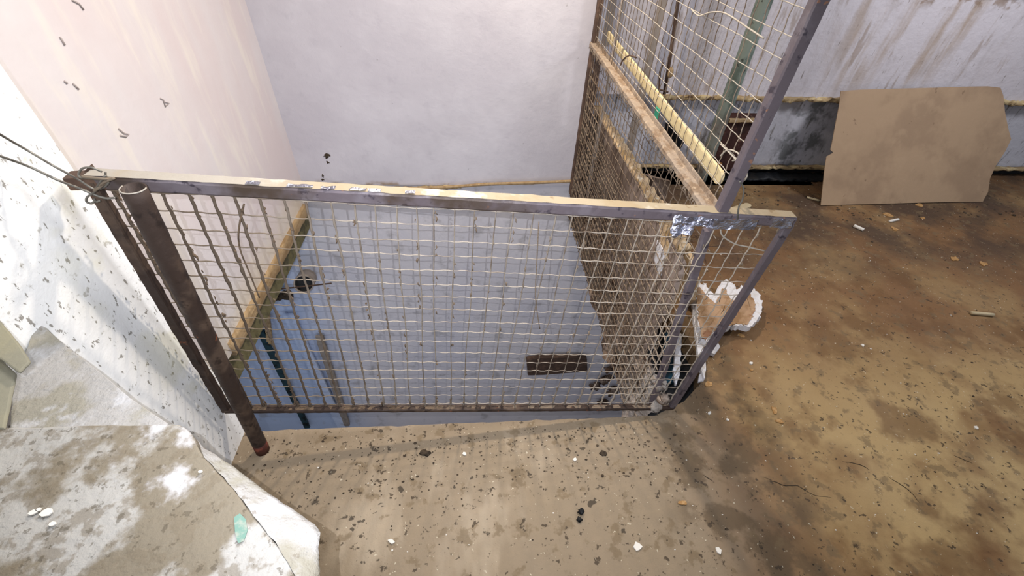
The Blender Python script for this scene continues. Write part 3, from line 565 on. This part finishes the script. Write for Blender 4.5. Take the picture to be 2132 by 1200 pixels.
wire('wire_binding', [(170, 368, 1, .87), (200, 371, 1, .872), (222, 373, 1, .878), (236, 372, 1, .92), (210, 388, 1, .875), (196, 398, 1, .872), (212, 382, 1, .875), (238, 371, 1, .88)], .003, M['wire'], 'tan binding wire wrapped around the left end of the top rail')
wire('wire_stub', [(219, 372, 1, .90), (219.5, 359, 1, .90)], .002, M['steel'], 'short upright wire stub beside the pipe top')
# ---------------------------------------------------------------- foil
def foil(name, c, du, dv, nu, nv, amp, label, sd=0, wrap=None):
    b = MB(); c = Vector(c); du = Vector(du); dv = Vector(dv)
    def fn(p, u, v):
        e = noise.noise_vector(p * 45 + Vector((sd, 0, 0))) * amp + noise.noise_vector(p * 130) * amp * .5
        return p + e + Vector((0, -wrap * math.sin(v * math.pi), 0) if wrap else (0, 0, 0))
    b.quad(c - du / 2 - dv / 2, c + du / 2 - dv / 2, c + du / 2 + dv / 2, c - du / 2 + dv / 2, nu, nv, fn)
    o = b.build(name, M['foil'], smooth=False); md = o.modifiers.new('thick', 'SOLIDIFY'); md.thickness = .0006
    return tag(o, label, 'foil')
j = at(1478, 468, 1, .93)
foil('foil_tape', at(1448, 462, 1, .927), (.12, 0, -.012), (0, .008, .022), 26, 8, .007, 'crumpled foil tape stretched along the top rail left of the corner post', 1)
foil('foil_tape', at(1420, 480, 1, .935), (.065, 0, .006), (0, .01, .03), 16, 8, .008, 'torn foil tape flap hanging under the rail left of the corner post', 2)
foil('foil_tape', at(1530, 468, 1, .922), (.12, 0, -.004), (0, 0, .03), 22, 8, .004, 'foil tape wrapped over the rail right of the corner post', 3)
foil('foil_tape', at(1628, 466, 1, .925), (.06, 0, -.004), (0, 0, .03), 14, 8, .003, 'foil patch on the right end of the top rail', 4)
foil('foil_tape', at(1560, 449, 1, .96) , (.10, 0, -.008), (0, .022, .0), 18, 6, .003, 'bright foil lying on the upper face of the rail right of the post', 5)
for k, (x, s_) in enumerate(((474, .03), (560, .055), (612, .03), (668, .035), (700, .03), (770, .022))):
    t = (x - 205) / 1450; p = TL.lerp(TR, t) + Vector((0, .006, .0215)); 
    y_ = 388 + .051 * (x - 205)
    p = TL.lerp(TR, (x - 190) / 1465) + Vector((0, .010, .0205))
    foil('foil_flake', p, (s_, 0, -.002), (0, .013, .0), 12, 5, .0025, ['small silvery foil flake on the top rail, the one nearest the pipe', 'wide silvery foil flake on the top rail, second from the pipe', 'silvery foil flake on the top rail, third from the pipe', 'silvery foil flake on the top rail, fourth from the pipe', 'silvery foil flake on the top rail, fifth from the pipe', 'faint foil flake on the top rail, furthest from the pipe'][k], 10 + k)['group'] = 'foil flakes on the top rail'

# ---------------------------------------------------------------- foot of the back wall
b = MB(); P = [at(x, y, 1, YB - .02) for x, y in ((630, 392), (720, 396), (830, 393), (930, 390), (1010, 384), (1100, 381), (1196, 377))]
b.tube(smooth_path(P, 8), .011, 10); tag(b.build('wall_conduit', M['wood'], smooth=True), 'thin tan conduit running along the foot of the back wall', 'conduit')
b = MB(); b.rough_bar(at(700, 396, 1, YB - .01), at(960, 389, 1, YB - .01), .02, .02, seg=60, jit=.008, seed=11); tag(b.build('rotten_lath', M['ledge'], smooth=True), 'rotten brown lath crumbling along the foot of the back wall', 'lath')
b = MB(); b.tube(smooth_path([at(x, y, 1, YB - .03) for x, y in ((640, 394), (655, 388), (672, 382), (690, 388), (702, 395))]), .005, 6); tag(b.build('peeling_strip', M['cream'], smooth=True), 'arched peeling strip at the left foot of the back wall', 'strip')
def blob(c, r, sq=(1, 1, 1), seed=0, nu=10, nv=7):
    vs = []; fs_ = []
    for i in range(nv + 1):
        ph = math.pi * i / nv
        for k in range(nu):
            th = 2 * math.pi * k / nu; d = Vector((math.sin(ph) * math.cos(th), math.sin(ph) * math.sin(th), math.cos(ph)))
            q = d * r * (1 + 0.9 * noise.noise(d * 2.1 + Vector((seed, 0, 0)))); vs.append(Vector(c) + Vector((q.x * sq[0], q.y * sq[1], q.z * sq[2])))
    for i in range(nv):
        for k in range(nu): fs_.append((i * nu + k, i * nu + (k + 1) % nu, (i + 1) * nu + (k + 1) % nu, (i + 1) * nu + k))
    return vs, fs_
b = MB(); b.add(*blob(at(681, 324, 1, YB + .002), .028, (1, .25, .6), 3)); b.add(*blob(at(683, 338, 1, YB + .002), .009, (1, .5, 1.2), 4)); b.add(*blob(at(672, 366, 1, YB + .002), .010, (.8, .5, 1.4), 5)); b.add(*blob(at(672, 374, 1, YB + .002), .012, (1, .5, .6), 6))
struct(b.build('trim_8', M['clod'], smooth=True))
# nail-like scuffs on the pink wall
b = MB()
for pts in (((247, 268), (258, 278), (268, 280), (262, 285), (250, 282)), ((334, 205), (340, 208), (344, 222), (352, 215), (341, 212)), ((150, 0), (165, 8), (174, 20)), ((125, 77), (130, 85), (135, 94)), ((152, 174), (158, 180), (164, 186)), ((134, 169), (138, 172), (140, 174))):
    b.tube([at(x, y, 0, XL + .002) for x, y in pts], .003, 5)
struct(b.build('trim_9', mat('plaster_scuff', 'a69c98'), smooth=True))

# ---------------------------------------------------------------- down the stairwell, left
b = MB(); b.rough_bar(at(632, 436, 0, XL - .005), at(478, 728, 0, XL - .005), .05, .085, seg=60, jit=.004, seed=13); tag(b.build('timber_batten', M['wood'], smooth=True), 'bare timber batten along the lower edge of the smooth left wall', 'batten')
ps = thing('pipe_stub', at(632, 592, 1, 2.72), 'rusty open pipe stub poking from the blue wall below', 'pipe')
b = MB(); p1 = at(632, 592, 1, 2.60); p0 = p1 + Vector((-.06, .21, -.12)); hollow(b, [p0.lerp(p1, i / 6) for i in range(7)], .072, .063, 24); b.build('pipe_wall', M['grey_pole'], ps, smooth=True)
bore = p1 + (p0 - p1) * .12; ax_ = (p1 - p0).normalized(); b = MB(); b.tube([bore, bore + ax_ * .004], .064, 20); o = b.build('bore_shade', M['near_black'], ps); o['label'] = 'dark disc painted as the shade inside the pipe'  # black disc across the stub paints the shade of its bore
wire('steel_rod', [(552, 606), (600, 600), (640, 596), (690, 590)], .006, M['brown_iron'], 'thin brown rod lying across the open pipe stub below', 1, 2.58, 'rod')
b = MB(); b.rough_bar(at(560, 625, 1, 2.74), at(606, 612, 1, 2.78), .05, .05, seg=20, jit=.02); tag(b.build('grimy_bracket', M['clod'], smooth=True), 'grimy dark bracket beside the open pipe stub', 'bracket')
def onwall(name, pts, w, m, label, y=YB - .02, th=.03, cat='pipe'):
    b = MB(); a = at(*pts[0], 1, y); c = at(*pts[1], 1, y); b.rough_bar(a, c, w, th, up=(0, 1, 0), seg=30, jit=.004); return tag(b.build(name, m), label, cat)
onwall('teal_pipe', ((543, 690), (640, 890)), .06, M['teal'], 'dark teal pipe running down the blue wall below, left of the pale battens')
onwall('wall_batten', ((600, 655), (712, 890)), .10, M['blue_wall'], 'pale blue raised batten on the lower wall, between the teal pipe and the brown one', cat='batten')
onwall('wall_batten', ((665, 700), (722, 885)), .07, M['grey_pole'], 'grey-brown batten on the lower blue wall, right of the pale one', cat='batten')
onwall('wall_batten', ((555, 655), (562, 715)), .05, M['wood'], 'short tan batten on the lower blue wall near the timber edge', cat='batten')
b = MB(); pl_ = [(1095, 742), (1120, 738), (1180, 736), (1220, 738), (1222, 768), (1180, 770), (1130, 774), (1098, 775)]
b.prism([at(x, y, 1, YB + .0) for x, y in pl_], (0, -.05, 0)); tag(b.build('rusty_plate', M['brown_iron'], bev=.01), 'rusty brown rectangular plate fixed low on the blue wall', 'plate')
b = MB()
for sd, (x, y, r) in enumerate(((1262, 790, .07), (1268, 770, .05), (1240, 805, .06), (1275, 815, .07), (1255, 840, .06))):
    b.add(*blob(at(x, y, 1, YB - .03), r, (1, .5, 1), sd))
tag(b.build('rubble_patch', M['rubble'], smooth=True), 'patch of dark crumbled mortar low on the blue wall beside the cage', 'rubble')['kind'] = 'stuff'
# lumps of mortar at the slab corner
b = MB()
for i in range(60):
    p = at(random.uniform(1275, 1385), random.uniform(770, 850), 0, XS + .03); 
    if p.z < -.3: continue
    b.add(*blob(p, random.uniform(.008, .024), (1, 1, .8), i, 8, 5))
o = b.build('mortar_lumps', M['rubble'], smooth=True); tag(o, 'crumbled mortar lumps at the slab corner under the corner post', 'rubble'); o['kind'] = 'stuff'

# ---------------------------------------------------------------- litter on the floor
def flat(name, x, y, r, m, label, cat, el=1, rot=0, th=.003, n=7, sd=0, group=None, z=.0005):
    c = at(x, y, 2, z); b = MB(); pts = []
    for k in range(n):
        a = 2 * math.pi * k / n; rr = r * random.uniform(.45, 1.15)
        u = math.cos(a) * rr * el; v = math.sin(a) * rr; pts.append(c + Vector((u * math.cos(rot) - v * math.sin(rot), u * math.sin(rot) + v * math.cos(rot), 0)))
    b.prism(pts, (0, 0, th)); return tag(b.build(name, m), label, cat, group)
def stick(name, p, q, r, m, label, cat, n=8):
    a = at(*p, 2, r); c = at(*q, 2, r); b = MB(); b.tube([a.lerp(c, i / 4) for i in range(5)], r, n); return tag(b.build(name, m, smooth=True), label, cat)
stick('cigarette_butt', (1778, 470), (1798, 479), .011, M['paper'], 'fat off-white cigarette butt on the floor in front of the cardboard', 'cigarette butt')
stick('cigarette_butt', (1852, 461), (1870, 457), .009, M['paper'], 'second white butt lying right of the fat one, under the cardboard edge', 'cigarette butt')
stick('wooden_stick', (1680, 411), (1706, 418), .008, M['stick'], 'short pale stick beside the lower left corner of the cardboard', 'stick')
stick('wood_offcut', (2022, 652), (2068, 656), .010, M['stick'], 'pale thin wood offcut alone on the brown floor at right', 'wood offcut')
b = MB(); a = at(1525, 438, 2, .02); c = at(1556, 428, 2, .02); b.rough_bar(a, c, .05, .012, seg=10, jit=.002); b.tube([c + Vector((0, 0, -.006)), c + Vector((0, 0, .006))], .025, 14)
tag(b.build('wooden_lath', M['stick']), 'round-ended grey wooden lath sticking out behind the corner post', 'lath')
leafs = [(1915, 428, .028, 'tan leaf touching the bottom edge of the cardboard'), (1850, 448, .03, 'orange-brown leaf scrap below the cardboard, left of the butts'), (1862, 477, .024, 'dark orange curled leaf in front of the white butt'),
    (1922, 455, .016, 'small orange leaf right of the white butt'), (1988, 540, .022, 'tan leaf on the floor, left of the pair near the right side'), (2046, 550, .024, 'tan leaf on the floor, right of the pair near the right side'),
    (1612, 855, .016, 'small yellow-brown leaf on the mid floor among pale crumbs'), (1622, 878, .014, 'yellowish leaf bit just below the small mid-floor leaf'), (1476, 800, .016, 'tan leaf scrap beside the foot of the right frame post'), (1545, 700, .013, 'pale leaf scrap below the broken polystyrene'), (1421, 1048, .012, 'orange-tan scrap on the landing near the dark patch')]
for k, (x, y, r, lb) in enumerate(leafs): flat('dry_leaf', x, y, r, M['leaf'], lb, 'leaf', 1.5, random.random() * 3, .004, 9, k)
chips = [(1197, 958, .008, 'white square chip on the landing below the mesh panel'), (1476, 861, .008, 'bright white crumb right of the front frame corner'), (1514, 875, .007, 'elongated white crumb further right of the front frame corner'), (1563, 757, .009, 'white crumb on the floor below the broken polystyrene'),
    (1328, 1140, .016, 'splayed white plaster bit at the bottom of the landing'), (1494, 1148, .011, 'cream plaster bit at the bottom right of the landing'), (1796, 720, .009, 'pale crumb in the middle of the brown floor'), (2030, 891, .008, 'white crumb on the floor at the far right'), (815, 1128, .009, 'white crumb on the landing near the speckled slab'), (968, 946, .008, 'whitish crumb inside the shadow band on the landing')]
for k, (x, y, r, lb) in enumerate(chips): flat('plaster_crumb', x, y, r, M['paper'], lb, 'crumb', 1.3, random.random() * 3, .005, 6, k)
flat('orange_crumb', 1565, 772, .008, M['leaf'], 'orange brick crumb just below a white crumb on the floor', 'crumb', 1, 0, .005)
b = MB(); b.add(*blob(at(1210, 1066, 2, .008), .011, (1, 1, .7), 3)); b.add(*blob(at(1207, 1082, 2, .007), .009, (1, .8, .7), 8)); tag(b.build('dark_pebble', M['near_black'], smooth=True), 'pair of stuck black pebbles on the landing', 'pebble')
b = MB(); b.add(*blob(at(885, 944, 2, .002), .017, (1.2, .7, .3), 5)); tag(b.build('dirt_clod', M['clod'], smooth=True), 'dark clod of dirt in the shadow band on the landing', 'clod')
b = MB(); b.add(*blob(at(1256, 944, 2, .002), .013, (1.1, .8, .3), 9)); tag(b.build('dirt_clod', M['clod'], smooth=True), 'brown clod on the right part of the landing below the panel', 'clod')
for k, pts in enumerate((((1590, 995), (1612, 1003), (1632, 1012), (1660, 1012), (1690, 1030), (1732, 1037)), ((1755, 962), (1790, 968), (1812, 980)), ((1848, 992), (1872, 1008), (1892, 1022), (1916, 1048)), ((1985, 948), (2025, 966)), ((1462, 990), (1485, 1002)))):
    b = MB(); P = smooth_path([at(x, y, 2, .0002) for x, y in pts], 5); b.tube([p + noise.noise_vector(p * 60) * .004 * Vector((1, 1, 0)) for p in P], [.0004 + .0014 * math.sin(math.pi * i / (len(P) - 1)) for i in range(len(P))], 5)
    struct(b.build('trim_%d' % (10 + k), M['clod'], smooth=True))
# uncountable grit
def scatter(n, region, rmin, rmax, m, name, label, pw=1, sd=1, flatness=.35):
    rnd = random.Random(sd); b = MB()
    for i in range(n):
        x, y = region(rnd); r = rnd.uniform(rmin, rmax) * (1 if rnd.random() < .9 else 1.7)
        if not inside(x, y): continue
        b.add(*blob((x, y, r * flatness * .5), r, (1, rnd.uniform(.5, 1), flatness), i, 6, 4))
    o = b.build(name, m); tag(o, label, 'grit'); o['kind'] = 'stuff'
def inside(x, y):
    if y < .925: return x > XW + .01
    if y < .97: return x > .85
    if y < YR: return x > 1.12 or (y > 1.95 and x > .85)
    return False
scatter(520, lambda r: (r.uniform(-.85, .8), .90 - abs(r.gauss(0, .16))), .001, .0042, M['clod'], 'dark_grit', 'dark dirt grit scattered over the landing', sd=4)
scatter(380, lambda r: (r.uniform(.7, 4.2), r.uniform(.2, 2.9)), .001, .005, M['clod'], 'brown_grit', 'brown grit scattered over the floor on the right', sd=5)
scatter(260, lambda r: (r.uniform(-.8, 3.5), r.uniform(.2, 2.8)), .001, .0035, M['paper'], 'pale_grit', 'tiny pale crumbs scattered over the floor', sd=6)
scatter(240, lambda r: (r.uniform(1.4, 4), r.uniform(2.35, 2.95)), .003, .010, M['clod'], 'wall_foot_rubble', 'dark rubble crumbs along the foot of the far wall', sd=7)
